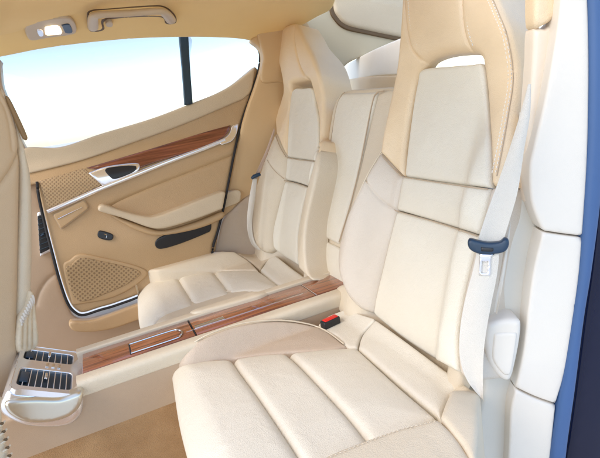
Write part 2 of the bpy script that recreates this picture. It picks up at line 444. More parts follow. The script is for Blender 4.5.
panel('backrest_panel', far, PALE, BF, [(284, 181, 1), (295, 183), (307, 187, 1), (301, 212), (297, 235), (297, 265, 1), (284, 257), (272, 248, 1), (272, 230), (279, 200)], r=.010, T=.05, res=.010, off=.008, crown=.010)
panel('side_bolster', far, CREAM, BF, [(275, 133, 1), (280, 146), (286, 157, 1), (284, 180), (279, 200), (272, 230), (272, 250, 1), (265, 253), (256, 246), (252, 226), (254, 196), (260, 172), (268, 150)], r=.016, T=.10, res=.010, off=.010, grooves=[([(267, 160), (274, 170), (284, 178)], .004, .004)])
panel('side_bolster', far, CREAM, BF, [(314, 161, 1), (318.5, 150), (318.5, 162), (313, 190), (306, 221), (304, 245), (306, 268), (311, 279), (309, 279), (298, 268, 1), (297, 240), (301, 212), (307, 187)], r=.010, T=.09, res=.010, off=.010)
panel('cushion', far, PALE, CFI, [(137, 282, 1), (143, 275), (152, 270), (174, 271), (196, 270), (214, 271), (240, 270), (258, 270, 1), (271, 279), (285, 290, 1), (262, 291), (239, 291), (216, 297), (194, 304), (164, 315), (152, 326), (140, 326), (137, 305)],
      r=.014, T=.26, res=.010, off=.008, crown=.014,
      grooves=[([(174, 268), (176, 275), (183, 288), (193, 303)], .012, .009), ([(212, 268), (216, 276), (222, 284), (231, 294)], .012, .009)])
panel('side_bolster', far, CREAM, CFO, [(135, 285), (139.5, 275), (150, 265), (170, 257), (200, 252), (234, 251, 1), (248, 260), (258, 270, 1), (240, 270), (196, 270), (174, 271), (152, 270), (143, 273), (137, 279)], r=.008, T=.24, res=.010, off=.012)
panel('side_bolster', far, CREAM, CF, [(150, 324), (160, 311), (192, 299.5), (216, 293.5), (239, 290.5), (262, 291), (285, 290, 1), (262, 294), (230, 303), (190, 314), (150, 326, 1)], r=.008, T=.2, res=.010, off=.004)
panel('rear_roll', far, PALE, CFI, [(276, 254, 1), (290, 265), (307, 277, 1), (297, 285), (284, 289, 1), (271, 279), (260, 269, 1), (268, 259)], r=.014, T=.06, res=.009, off=.010, crown=.010)
panel('seat_corner', far, CREAM, CF, [(234, 251, 1), (252, 248), (276, 254, 1), (268, 259), (260, 269, 1), (248, 260)], r=.008, T=.1, res=.009, off=.006)
cord('piping', far, CREAM, CF, [(155, 316), (162, 310.5), (192, 299.5), (216, 293.5), (232, 291.3)], .003, .005)

for L_ in ([(275, 134), (280, 147), (286, 157)], [(267, 160), (274, 170), (284, 179)], [(287, 157.5), (300, 160), (313, 161)], [(284, 180.5), (295, 183), (307, 187)]):
    cord('seam', far, SEAM, BF, L_, .0014, .007)
# ---- the folded centre backrest
BC = Surf(BO, (0, 1, 0), BV, lambda u, v: 0 * u - .012)
cen = thing('folded_armrest', (.62, 1.29, .45), 'narrow pale folded armrest backrest standing between the two rear seats', 'backrest')
panel('backrest_frame', cen, CREAM, BC, [(346, 90), (358, 88.5), (395, 86.5), (401, 92), (396, 160), (372, 240), (344, 296, 1), (313, 275, 1), (313, 240), (320, 195), (327, 140), (332, 110), (337, 97)], r=.014, T=.12, res=.010, off=.0)
panel('armrest_panel', cen, PALE, BC, [(341, 95), (350, 93), (376, 92, 1), (368, 125), (360, 160), (350, 200), (337, 244, 1), (317, 234, 1), (322, 200), (329, 150), (335, 110)], r=.010, T=.03, res=.009, off=.012, crown=.006)
panel('side_panel', cen, CREAM, BC, [(378, 93, 1), (392, 90), (396, 100), (385, 150), (360, 200), (342, 240, 1), (352, 200), (362, 160), (370, 125)], r=.008, T=.03, res=.010, off=.010)
panel('lower_panel', cen, PALE, BC, [(316, 237, 1), (337, 247, 1), (350, 260), (350, 296), (341, 293, 1), (314, 272, 1), (313.5, 250)], r=.008, T=.03, res=.009, off=.010, crown=.004)

cord('piping', cen, SEAM, BC, [(345, 92), (341, 96), (336, 110), (329.5, 150), (322.5, 198), (317, 232)], .0016, .010)
cord('piping', cen, SEAM, BC, [(384, 91), (377, 93), (372, 104), (361, 160), (351, 202), (339, 242)], .0020, .012)
# ------------------------------------------------------------------ console
def extrude_x(name, prof, x0, x1, M, parent, dz0=0, dz1=0, cap=True):
    n = len(prof); V = []; Fc = []
    xs = np.linspace(x0, x1, 24)
    for x in xs:
        t = (x - x0) / (x1 - x0)
        for (y, z) in prof: V.append((x, y, z + dz0 * (1 - t) + dz1 * t))
    for i in range(len(xs) - 1):
        for k in range(n):
            Fc.append((i * n + k, (i + 1) * n + k, (i + 1) * n + (k + 1) % n, i * n + (k + 1) % n))
    Fc.append(tuple(range(n))); Fc.append(tuple((len(xs) - 1) * n + k for k in range(n))[::-1])
    return build(name, V, Fc, M, parent, True, 35)
def rprof(pts, r=.012, n=6):
    out = []
    N = len(pts)
    for i, p in enumerate(pts):
        p = np.array(p[:2] if len(p) == 2 else p[:2], float); rr = pts[i][2] if len(pts[i]) > 2 else r
        a = np.array(pts[i - 1][:2], float); b = np.array(pts[(i + 1) % N][:2], float)
        if rr <= 0: out.append(tuple(p)); continue
        da = (a - p) / np.linalg.norm(a - p); db = (b - p) / np.linalg.norm(b - p)
        s = p + da * rr; e = p + db * rr
        for k in range(n + 1):
            t = k / n; out.append(tuple((1 - t) ** 2 * s + 2 * t * (1 - t) * p + t * t * e))
    return out
con = thing('center_console', (.25, 1.30, .30), 'long low center console between the rear seats topped with glossy reddish walnut', 'console')
XA, XB = -.30, .70
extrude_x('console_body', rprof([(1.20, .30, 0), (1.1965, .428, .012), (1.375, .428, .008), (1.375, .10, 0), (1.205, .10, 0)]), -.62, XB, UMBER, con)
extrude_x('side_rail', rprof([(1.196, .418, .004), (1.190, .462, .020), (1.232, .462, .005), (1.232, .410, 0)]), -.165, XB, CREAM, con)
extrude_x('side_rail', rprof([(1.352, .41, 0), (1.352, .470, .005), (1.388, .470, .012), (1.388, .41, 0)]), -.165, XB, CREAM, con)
# wood inlays on top of the console
def plank(name, M, parent, x0, x1, y0, y1, z0, z1, bev=.002):
    return MB().box(((x0 + x1) / 2, (y0 + y1) / 2, (z0 + z1) / 2), (x1 - x0, y1 - y0, z1 - z0), bev=bev).build(name, M, parent)
plank('wood_trim', WOOD, con, -.151, .138, 1.2345, 1.3505, .405, .462)
plank('wood_trim', WOOD, con, .1415, .505, 1.2345, 1.3505, .405, .4615)
plank('wood_trim', WOOD, con, .5085, .70, 1.2345, 1.3505, .405, .462)
plank('joint_strip', CHROME, con, .5055, .5080, 1.2345, 1.3505, .43, .4626, .0005)
plank('joint_strip', BLACK, con, .1385, .141, 1.236, 1.35, .43, .4628, .0005)
# storage lid with its chrome surround
SC = Surf((0, 0, .462), (1, 0, 0), (0, 1, 0))
lid_uv = np.array([(-.03, 1.252), (.085, 1.252), (.100, 1.262), (.104, 1.276), (.100, 1.290), (.085, 1.300), (-.03, 1.300)])
lid = panel('storage_lid', con, WOOD, SC, uv=smooth_line([(-.03, 1.250, 1), (.080, 1.250), (.099, 1.259), (.105, 1.277), (.099, 1.295), (.080, 1.304), (-.03, 1.304, 1)], True), r=.003, T=.006, off=.004, res=.006)
fr = [SC.P(a, b, .0035) for a, b in smooth_line([(-.03, 1.247, 1), (.082, 1.247), (.102, 1.257), (.109, 1.277), (.102, 1.297), (.082, 1.307), (-.03, 1.307)], False)]
MB().tube(fr, .0022, 8).build('lid_surround', CHROME, con)
MB().box((-.031, 1.277, .463), (.004, .062, .006), bev=.001).build('lid_hinge', BLACK, con)
plank('silver_plate', CHROME, con, .146, .232, 1.272, 1.294, .462, .4645, .001)
MB().box((.300, 1.274, .4623), (.36, .003, .0016)).build('inlay_line', CHROME, con)

# ---- air vent unit at the front end of the console
vent = thing('air_vent_unit', (-.23, 1.295, .40), 'silver twin air vent unit capping the front end of the wood console', 'air vent')
A0 = np.array([-.160, 1.17, .436]); A1 = np.array([-.288, 1.17, .508])
Uv = (A1 - A0); Lv = np.linalg.norm(Uv)
SV = Surf(A0, Uv, (0, 1, 0))      # u along the slope towards the front, v across the car
def rrect(u0, u1, v0, v1, r, n=6):
    out = []
    for (cu, cv, a0) in ((u1 - r, v1 - r, 0), (u0 + r, v1 - r, 90), (u0 + r, v0 + r, 180), (u1 - r, v0 + r, 270)):
        for k in range(n + 1):
            a = rad(a0 + 90 * k / n); out.append((cu + r * math.cos(a), cv + r * math.sin(a)))
    return np.array(out)
_y = lambda y: float(SV.V[1] * (y))
V0 = SV.O.dot(SV.V); 
def SVuv(arr): return arr
def face_plate(name, u0, u1, v0, v1, r, holes, M, T, off):
    """plate with openings in vent-face coordinates, openings are real"""
    S = SV; B = resample(rrect(u0, u1, v0, v1, r), .006, True)
    H = [resample(rrect(*h), .005, True) for h in holes]
    allp = np.vstack([B] + H); e = []; k = 0
    for l in [B] + H: e += [(k + i, k + (i + 1) % len(l)) for i in range(len(l))]; k += len(l)
    vv, ee, ff, *_ = delaunay_2d_cdt([Vector(p) for p in allp], e, [], 0, 1e-7, False)
    V2 = np.array([tuple(v) for v in vv]); tri = [f for f in ff]
    C_ = np.array([V2[list(f)].mean(0) for f in tri]); ok = inside(C_, B)
    for l in H: ok &= ~inside(C_, l)
    tri = [f for f, o in zip(tri, ok) if o]
    V = [tuple(p) for p in S.P(V2[:, 0], V2[:, 1], off)]; n = len(V)
    V += [tuple(p) for p in S.P(V2[:, 0], V2[:, 1], off - T)]
    Fc = [tuple(f) for f in tri] + [tuple(i + n for i in f)[::-1] for f in tri] + [(a, b, b + n, a + n) for a, b in e]
    o = build(name, V, Fc, M, vent, True, 40)
    md = o.modifiers.new('bevel', 'BEVEL'); md.width = .0022; md.segments = 3; md.limit_method = 'ANGLE'
    return o
hn = (.022, Lv - .006, .024, .118, .012); hf = (.022, Lv - .006, .168, .232, .012)
face_plate('face_plate', -.004, Lv + .006, 0, .25, .022, [hn, hf], SILVER, .010, .0)
# housing body under the face
prof = []
body = MB()
def vb(u, v, w): return SV.P(u, v, w)
sec = [(-.004, -.008), (-.012, -.030), (-.010, -.062), (.02, -.085), (.10, -.088), (Lv + .01, -.060), (Lv + .012, -.02), (Lv + .006, -.008)]
sec = [tuple(p) for p in smooth_line(sec, False, 4)]
vs = [0.0, .004, .012, .238, .246, .25]; ins = [.010, .004, 0, 0, .004, .010]
Vb = []; n = len(sec)
for v_, i_ in zip(vs, ins):
    for (u_, w_) in sec:
        cu, cw = Lv / 2, -.04; s_ = 1 - i_ / .05
        Vb.append(tuple(vb(cu + (u_ - cu) * s_, v_, cw + (w_ - cw) * s_)))
Fb = []
for i in range(len(vs) - 1):
    for k in range(n): Fb.append((i * n + k, i * n + (k + 1) % n, (i + 1) * n + (k + 1) % n, (i + 1) * n + k))
Fb.append(tuple(range(n))[::-1]); Fb.append(tuple((len(vs) - 1) * n + k for k in range(n)))
# open duct boxes: dark trays sunk below the face
build('housing', Vb, Fb, SILVER, vent, True, 50)
for (h, ns) in ((hn, 8), (hf, 7)):
    u0, u1, v0, v1, r_ = h
    MB().box(SV.P((u0 + u1) / 2, (v0 + v1) / 2, -.0078), (u1 - u0 - .001, v1 - v0 - .001, .0006), Matrix((tuple(SV.U), tuple(SV.V), tuple(SV.N))).transposed()).build('duct', DUCT, vent)
    RM = Matrix((tuple(SV.U), tuple(SV.V), tuple(SV.N))).transposed()
    for k in range(ns):
        u = u0 + (k + .9) * (u1 - u0) / (ns + .8)
        MB().box(SV.P(u, (v0 + v1) / 2, -.0045), (.0022, v1 - v0 - .004, .006), RM, .0006).build('slat', SILVER, vent)
    MB().box(SV.P((u0 + u1) / 2, (v0 + v1) / 2 + .012, -.0005), (.007, .030, .007), RM, .0025).build('slider_knob', CHROME, vent)
    MB().box(SV.P(u1 - .013, (v0 + v1) / 2, -.002), (.018, (v1 - v0) * .55, .004), RM, .0015).build('thumbwheel', NAVY, vent)
RMv = Matrix((tuple(SV.U), tuple(SV.V), tuple(SV.N))).transposed()
for k in range(3):
    MB().box(SV.P(.055 + k * .014, .143, .0012), (.008, .022, .002), RMv, .0008).build('button', CHROME, vent)
# cream lower side below the metal
MB().box((-.245, 1.166, .405), (.16, .012, .085), Matrix.Rotation(rad(0), 3, 'Y'), .005)
panel('side_cover', vent, mat('champagne_metal', (.66, .62, .52), .28, metal=.8), Surf((0, 1.166, 0), (1, 0, 0), (0, 0, 1)), [(4, 405), (14, 400.5), (35, 399), (60, 399), (81, 393), (82, 403), (76, 413), (64, 420.5), (45, 424.5), (24, 423.5), (8, 415)], r=.012, T=.03, res=.006, off=.006)

# ------------------------------------------------------------------ closed far door
DY = 1.957
def doorw(x, z):
    return .018 * np.exp(-((z - .60) / .10) ** 2) - .05 * ss((z - .86) / .12) + .0
SD = Surf((0, DY, 0), (1, 0, 0), (0, 0, 1), doorw)
SD0 = Surf((0, DY, 0), (1, 0, 0), (0, 0, 1))
door = thing('car_door', (.2, DY, .25), 'closed beige leather lined car door with walnut strip and armrest below the big window', 'car door')
seal_px = [(258, 44), (260, 56), (258, 72), (251, 95), (243, 118), (236, 145), (229, 180), (222, 215), (214, 243), (205, 262), (150, 292), (117, 305), (100, 310), (84, 315), (76, 313), (68, 304), (60, 282), (52, 252), (45, 225), (39, 198), (37, 182)]
panel('door_panel', door, DOORB, SD, [(24, 150), (60, 148), (100, 135), (150, 120), (187, 106), (225, 90), (256, 66, 1), (258, 72), (251, 95), (243, 118), (236, 145), (229, 180), (222, 215), (214, 243), (205, 262), (150, 290), (117, 303), (100, 308), (84, 313), (77, 311), (70, 303), (62, 282), (54, 252), (47, 225), (40, 198), (36, 184, 1), (24, 188, 1)],
      r=.012, T=.05, res=.012, grooves=[([(37, 171), (80, 160), (130, 143), (180, 125), (245, 98)], .0025, .004),
      ([(108, 208), (122, 200), (150, 188), (190, 172), (236, 154)], .006, .006), ([(158, 236), (190, 226), (226, 206)], .002, .004)])
panel('window_sill', door, DOORL, SD, [(22, 149), (60, 147), (100, 134), (150, 119), (187, 105), (225, 89), (256, 66, 1), (252, 90), (244, 99, 1), (180, 126), (130, 144), (80, 161), (24, 175, 1)], r=.010, T=.02, res=.012, off=.010)
MB().tube(on_line(SD, seal_px, .006, False, .01), .0052, 8).build('door_seal', RUBBER, door)
panel('perforated_panel', door, GRILL, SD, [(39, 181, 1), (84, 168, 1), (103, 185, 1), (48, 210, 1)], r=.003, T=.012, res=.012, off=.004)
panel('wood_trim', door, WOODD, SD, [(86, 168, 1), (120, 158), (160, 146), (205, 132), (231, 125, 1), (229, 131), (221, 139), (200, 149), (160, 161), (125, 174, 1)], r=.005, T=.014, res=.010, off=.010)
# chrome strip swept below the wood
P = on_line(SD, [(47.5, 212), (75, 200), (100, 189), (130, 177), (165, 163), (200, 150), (225, 140)], .010, False, .012)
MB().tube(P, .0085, 10, flat=((0, -1, 0), .6)).build('chrome_strip', SILVER, door)
panel('chrome_end', door, SILVER, SD, [(220, 142), (229, 134), (232, 126, 1), (239, 123, 1), (237, 133), (232, 141), (222, 145, 1)], r=.003, T=.012, res=.008, off=.013)
bz = panel('handle_bezel', door, SILVER, SD, [(88, 173, 1), (104, 167), (122, 164), (137, 163), (140, 166), (137, 172), (120, 180), (103, 186, 1)], r=.005, T=.016, res=.008, off=.014)
panel('handle_recess', bz, BLACK, SD, [(105, 169), (120, 166), (134, 165.5), (137, 168), (132, 173), (116, 179), (110, 177)], r=.003, T=.004, res=.007, off=.0155)  # flat black panel drawn for the dark handle recess
mp = panel('ashtray_lid', door, DOORB, SD, [(53, 215, 1), (68, 208), (84, 200, 1), (88, 207), (84, 212), (61, 229, 1)], r=.004, T=.014, res=.008, off=.010)
cord('lid_edge', mp, SEAM, SD, [(53, 215, 1), (68, 208), (84, 200, 1), (88, 207), (84, 212), (61, 229, 1)], .0014, .0065, True)
cord('lid_highlight', mp, CHROME, SD, [(58, 219), (70, 213), (82, 207)], .0012, .0115)
arm = panel('armrest', door, DOORL, SD, [(98, 209), (101, 205.5), (107, 206), (125, 212), (147, 217), (158, 216), (175, 210), (200, 200), (222, 192), (226, 193, 1), (223, 209, 1), (200, 218), (175, 226), (160, 229), (147, 227), (125, 219), (101, 212)], r=.009, T=.06, res=.008, off=.055)
panel('armrest_base', door, DOORB, SD, [(104, 211), (125, 220), (147, 228), (160, 231), (175, 229), (200, 221), (223, 212), (221, 220), (195, 230), (160, 236), (140, 232), (120, 222)], r=.012, T=.04, res=.010, off=.028)
sw = panel('window_switch', door, BLACK, SD, [(99, 231), (106, 232), (113, 235), (112, 240), (105, 240), (98, 237)], r=.003, T=.01, res=.005, off=.008)
cord('switch_symbol', sw, CHROME, SD, [(104, 234), (107, 235), (106, 238)], .0012, .009)
panel('dark_reflector', door, BLACK, SD, [(156, 241), (163, 236), (185, 228), (207, 219), (211, 220), (211, 230), (205, 234), (180, 244), (162, 249), (156, 247)], r=.004, T=.012, res=.008, off=.006)
panel('speaker_surround', door, DOORB, SD, [(63, 268), (70, 260), (80, 254), (100, 257), (146, 270), (137, 285), (110, 299), (72, 306, 1)], r=.008, T=.02, res=.010, off=.007)
panel('speaker_grille', door, SPEAK, SD, [(66, 271), (72, 264), (81, 258), (100, 261), (139, 271), (131, 282), (108, 293), (78, 301)], r=.003, T=.01, res=.010, off=.010)

def glassmat():
    M = bpy.data.materials.new('sky_tinted_window_glass'); M.use_nodes = True
    N = M.node_tree.nodes; L = M.node_tree.links; N.remove(N['Principled BSDF'])
    tr = N.new('ShaderNodeBsdfTransparent'); gl = N.new('ShaderNodeBsdfGlossy'); gl.inputs['Roughness'].default_value = .02
    mx = N.new('ShaderNodeMixShader'); mx.inputs[0].default_value = .04
    tc = N.new('ShaderNodeTexCoord'); sp = N.new('ShaderNodeSeparateXYZ'); L.new(tc.outputs['Object'], sp.inputs[0])
    cr = N.new('ShaderNodeValToRGB'); e = cr.color_ramp.elements
    mr = N.new('ShaderNodeMapRange'); mr.inputs[1].default_value = .90 - .25; mr.inputs[2].default_value = 1.34 - .25
    L.new(sp.outputs[2], mr.inputs[0]); L.new(mr.outputs[0], cr.inputs[0])
    e[0].position = .45; e[0].color = (1, 1, 1, 1); e[1].position = 1; e[1].color = (.80,.79,.80,1)  # blue of the upper sky is put into the glass as a tint
    k = e.new(.72); k.color = (.90,.95,1,1)
    L.new(cr.outputs[0], tr.inputs[0]); L.new(tr.outputs[0], mx.inputs[1]); L.new(gl.outputs[0], mx.inputs[2])
    L.new(mx.outputs[0], N['Material Output'].inputs[0]); return M
GLASS = glassmat()
SG = Surf((0, 2.01, 0), (1, 0, 0), (0, .0, 1))
panel('window_glass', door, GLASS, SG, [(-15, 60), (0, 50), (60, 42), (120, 35), (186, 33), (190, 60), (190, 108), (150, 125), (60, 155), (15, 158)], r=.0005, T=.004, res=.03)
panel('quarter_glass', door, GLASS, SG, [(187, 33), (230, 34), (262, 40), (264, 70), (230, 92), (191, 108)], r=.0005, T=.004, res=.03)
panel('window_post', door, DUCT, Surf((0, 1.99, 0), (1, 0, 0), (0, 0, 1)), [(179.5, 36, 1), (188.5, 36, 1), (190.5, 70), (193, 104, 1), (185, 105, 1), (182.5, 70)], r=.003, T=.02, res=.012)

# ---- trim left of the door (with the pillar vent)
SP = Surf((0, 2.00, 0), (1, 0, 0), (0, 0, 1))
pil = thing('lining_panel', (-.2, 2.0, .4), 'beige center pillar trim with a small upright vent, left of the closed door', 'pillar trim')
panel('trim_panel', pil, UMBER, SP, [(-30, 60, 1), (-2, 58), (0, 66), (2, 84), (6, 96), (14, 120), (24, 145), (34, 160), (38, 186), (46, 228), (58, 278), (68, 306), (78, 318), (100, 316), (150, 300, 1), (200, 340), (60, 420), (-30, 380)], r=.008, T=.06, res=.015, off=.0,
      grooves=[([(36, 305), (40, 292), (48, 280), (58, 273)], .006, .008)])
v2 = panel('vent_frame', pil, SILVER, SP, [(37, 213, 1), (42, 211, 1), (53, 250, 1), (40, 257, 1)], r=.003, T=.02, res=.008, off=.020)
panel('vent_opening', v2, BLACK, SP, [(37.5, 216, 1), (41, 215, 1), (50, 249, 1), (40, 254, 1)], r=.001, T=.006, res=.008, off=.0215)
for k in range(7):
    a = SP.p3(37.6 + .3 * k, 220 + 5 * k, .023); b = SP.p3(42 + 1.2 * k, 218 + 4.7 * k, .023)
    MB().tube([a, b], .0016, 6).build('slat', DUCT, v2)
MB().tube([SP.p3(41, 236, .026), SP.p3(44, 234, .026)], .004, 8).build('slider_knob', NAVY, v2)

# sill below the door
sill = thing('kick_strip', (.1, 1.93, .2), 'tan lower sill strip running under the closed door', 'sill')
panel('sill_strip', sill, DOORB, Surf((0, 1.93, 0), (1, 0, 0), (0, 0, 1)), [(70, 322), (95, 320), (140, 304), (200, 285), (200, 300), (150, 316), (110, 330), (76, 332)], r=.008, T=.03, res=.012)

# ------------------------------------------------------------------ shell of the cabin
def roofw(x, y):
    return .055 * np.clip(np.abs(y - 1.29) / .62, 0, 1.3) ** 4 + .02 * np.clip(x - .5, 0, 1) - .0
SR = Surf((0, 0, 1.385), (1, 0, 0), (0, 1, 0), roofw)
hd = panel('headliner', None, HEADL, SR, [(-90, 74), (0, 58), (50, 48.5), (120, 40.5), (180, 38), (230, 39), (252, 42), (258, 44), (277, 37), (300, 27), (318, 17), (331, 10), (336, 0), (345, -30), (380, -120), (300, -230), (0, -230), (-140, -150)], r=.010, T=.05, res=.02)
tag(hd, kind='structure')
# grab handle
gh = thing('grab_handle', tuple(SR.p3(131, 22, .01)), 'beige grab handle on the headliner above the window', 'grab handle')
gpts = [(93, 27, .006), (93.5, 17, .030), (101, 14.5, .040), (131, 13, .040), (157, 11, .040), (165, 13, .034), (171, 20, .006)]
G3 = [SR.p3(a, b, c) for a, b, c in gpts]
G3 = smooth_line([tuple(p) + (0,) for p in G3], False, 8) if False else np.array([p for p in G3])
def cr3(P, n=8):
    out = []
    for i in range(len(P) - 1):
        p0 = P[max(i - 1, 0)]; p1 = P[i]; p2 = P[i + 1]; p3 = P[min(i + 2, len(P) - 1)]
        for k in range(n):
            t = k / n; out.append(.5 * ((2 * p1) + (-p0 + p2) * t + (2 * p0 - 5 * p1 + 4 * p2 - p3) * t * t + (-p0 + 3 * p1 - 3 * p2 + p3) * t ** 3))
    out.append(P[-1]); return np.array(out)
gc = cr3(G3)
rr_ = [.017 if (i < 8 or i > len(gc) - 9) else .012 for i in range(len(gc))]
rr_ = list(np.convolve(np.r_[[rr_[0]] * 4, rr_, [rr_[-1]] * 4], np.ones(9) / 9, 'valid'))
MB().tube(gc, [float(a) for a in rr_], 12, flat=((0, 0, 1), .8)).build('grip', DOORL, gh)
panel('recess', gh, BROWN, SR, [(87, 18), (90, 11), (110, 9), (150, 6), (165, 7), (175, 15), (176, 23), (166, 24), (158, 17), (108, 20), (104, 30), (92, 32), (88, 28)], r=.002, T=.01, res=.012, off=.002)
panel('recess_lining', gh, HEADL, SR, [(89, 18.5), (91.5, 12), (110, 10), (150, 7.2), (164, 8), (173, 15.3), (174, 22), (167, 22.5), (158, 16), (106, 18), (102, 29), (93, 30.5), (90, 27)], r=.002, T=.01, res=.012, off=.0035)
panel('coat_hook', gh, DOORL, SR, [(106, 24), (110, 22), (113, 24), (112, 27), (107, 27)], r=.003, T=.01, res=.006, off=.012)
# reading light
rl = thing('reading_light', tuple(SR.p3(50, 29, .004)), 'oval ceiling reading light with one glowing lamp and a dark switch', 'ceiling lamp')
panel('light_housing', rl, DOORL, SR, [(25, 29), (28, 24), (45, 20), (66, 18), (74, 22), (77, 31), (72, 35), (50, 38), (32, 41), (27, 37)], r=.006, T=.012, res=.008, off=.010)
EMI = bpy.data.materials.new('warm_lamp'); EMI.use_nodes = True
EMI.node_tree.nodes['Principled BSDF'].inputs['Emission Color'].default_value = (1, .80, .50, 1)
EMI.node_tree.nodes['Principled BSDF'].inputs['Emission Strength'].default_value = 2.2
panel('lamp_lens', rl, EMI, SR, [(45, 30, 1), (46.5, 27.5), (58, 26.5), (62, 32, 1), (60, 34.5), (46, 35.5, 1)], r=.002, T=.005, res=.006, off=.0125)
panel('lamp_switch', rl, NAVY, SR, [(61.5, 25.5, 1), (69, 24.5), (72.5, 31), (71, 33.5), (65.5, 33.5, 1)], r=.002, T=.005, res=.006, off=.0125)
kb = panel('small_button', rl, SILVER, SR, [(37, 31), (40, 30), (43, 31.5), (43.5, 36), (39.5, 36.5)], r=.002, T=.005, res=.005, off=.0125)

# far rear pillar trim between door and seat
SQ = Surf((.62, 1.975, 0), (1, -.10, 0), (0, 0, 1))
rp = thing('lining_panel', tuple(SQ.p3(255, 120)), 'warm beige rear pillar trim between the closed door and the far seat', 'pillar trim')
panel('pillar_panel', rp, AMBER, SQ, [(252, 38), (280, 25), (300, 10), (320, 60), (330, 160), (320, 290), (190, 290), (205, 262), (217, 235), (227, 195), (236, 150), (246, 112), (256, 84), (262, 62), (260, 48)], r=.010, T=.05, res=.014)
panel('upper_cover', rp, AMBER, SQ, [(256, 30, 1), (275, 20), (300, 15), (300, 86), (281, 82), (266, 83), (261, 79), (262, 66), (263, 55)], r=.010, T=.016, res=.010, off=.012)
panel('armrest_extension', rp, DOORL, SQ, [(226, 193, 1), (236, 190), (241, 192), (241, 198), (238, 203), (223, 209, 1)], r=.006, T=.04, res=.008, off=.035)
panel('lower_cover', rp, ROSE, SQ, [(216, 250, 1), (222, 222), (232, 210), (250, 195), (275, 190), (280, 290), (205, 290)], r=.010, T=.016, res=.012, off=.012)

# rear quarter area behind the far seat
SK = Surf((.85, 2.03, 0), (1, -.12, 0), (0, 0, 1))
rq = thing('quarter_panel', tuple(SK.p3(340, 50)), 'greige rear quarter trim behind the far headrest, around the small rear window', 'quarter trim')
panel('quarter_panel', rq, GREYB, SK, [(285, 30), (318, 14), (333, -10), (350, -60), (470, -60), (470, 20), (400, 40), (370, 53), (343, 69), (350, 100), (300, 100)], r=.006, T=.04, res=.014)
panel('edge_strip', rq, BROWN, SK, [(332, -20), (330, 8), (335, 20), (346, 29), (370, 34.5), (402, 41), (430, 46), (430, -20)], r=.004, T=.02, res=.012, off=.010)
panel('window_surround', rq, DOORL, SK, [(336, -18), (334, 6), (338.5, 17), (348, 25), (370, 30.5), (402, 37), (430, 42), (430, -18)], r=.016, T=.02, res=.010, off=.020, crown=.006)
panel('window_pane', rq, GLASS, SK, [(358, -3), (364, 0.5), (402, 9), (430, 14), (430, -18), (358, -18)], r=.001, T=.004, res=.02, off=.0275)
SH = Surf((1.10, 0, 0), (0, 1, 0), (.1, 0, 1))
sh = thing('rear_shelf', tuple(SH.p3(370, 70)), 'rear shelf coloured blown out white with an amber lower edge, seen between the two headrests', 'rear shelf')
panel('shelf_back', sh, mat('blown_out_white_trim', (.92, .88, .80), .6), SH, [(312, 92), (312, 82, 1), (330, 73), (343, 66), (370, 51), (400, 38), (428, 27, 1), (430, 60), (428, 75, 1), (400, 75), (370, 77), (340, 86)], r=.008, T=.03, res=.014)  # glare from the rear is put into the shelf as extra white
panel('shelf_edge', sh, WARM, SH, [(318, 88), (348, 79), (370, 76), (400, 75), (440, 75), (510, 72), (510, 110), (318, 110)], r=.010, T=.03, res=.014, off=.004)

# ------------------------------------------------------------------ front seat
SF = Surf((-.15, 1.50, .6), (.80, .60, 0), (.05, 0, 1))
fs = thing('front_seat', tuple(SF.p3(10, 300)), 'back of the beige front passenger seat cut off by the left edge of the view', 'car seat')
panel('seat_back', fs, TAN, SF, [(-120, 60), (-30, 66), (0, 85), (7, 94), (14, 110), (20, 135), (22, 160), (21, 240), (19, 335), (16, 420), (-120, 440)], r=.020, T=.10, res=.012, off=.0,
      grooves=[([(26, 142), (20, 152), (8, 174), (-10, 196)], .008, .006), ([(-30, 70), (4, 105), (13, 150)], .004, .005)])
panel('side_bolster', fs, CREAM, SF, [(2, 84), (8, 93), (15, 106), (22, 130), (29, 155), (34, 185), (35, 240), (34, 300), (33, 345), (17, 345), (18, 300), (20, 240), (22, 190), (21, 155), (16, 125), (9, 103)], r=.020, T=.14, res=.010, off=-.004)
panel('belt_slot', fs, mat('golden_brown_slot', (.26, .16, .07), .5), SF, [(7.5, 98), (10, 98), (19, 116), (28, 137), (24.5, 138), (15.5, 118)], r=.003, T=.01, res=.008, off=.006)
nt_ = panel('net_pocket', fs, NET, SF, [(32, 291), (36, 298), (38, 318), (39, 346), (20, 352), (21, 320), (28, 306)], r=.010, T=.05, res=.005, off=.012, grooves=[([(25, 318), (24, 348)], .006, .005), ([(30, 308), (29, 348)], .006, .005), ([(34, 302), (34, 348)], .006, .005)])
for k in range(9):
    a = SF.p3(20.5 + k * 1.5, 319 - k * 3.0, .018); b = SF.p3(22 + k * 1.5, 325 - k * 2.7, .018)
    MB().tube([a, (a + b) / 2 + SF.N * .003, b], .0030, 6).build('gather', WHITE, nt_)

SX = Surf((-.30, 1.02, .4), (.80, .60, 0), (.05, 0, 1))
fs2 = thing('front_seat', tuple(SX.p3(-5, 440)), 'corner of another front seat with a laced edge at the bottom left corner', 'car seat')
panel('seat_back', fs2, CREAM, SX, [(-80, 400), (0, 398), (3, 404), (5, 425), (9, 445), (13, 470), (10, 520), (-80, 520)], r=.012, T=.10, res=.008)
for k in range(6):
    a = SX.p3(1 + k * 1.9, 424 + k * 8, .004)
    MB().tube([a, a + np.array([.004, -.006, .003])], .0030, 8).build('eyelet', BROWN, fs2)
    b = SX.p3(-3 + k * 1.9, 428 + k * 8, .006); c_ = SX.p3(5 + k * 1.7, 421 + k * 8, .006)
    MB().tube([b, (b + c_) / 2 + SX.N * .003, c_], .0022, 6).build('lacing', CREAM, fs2)

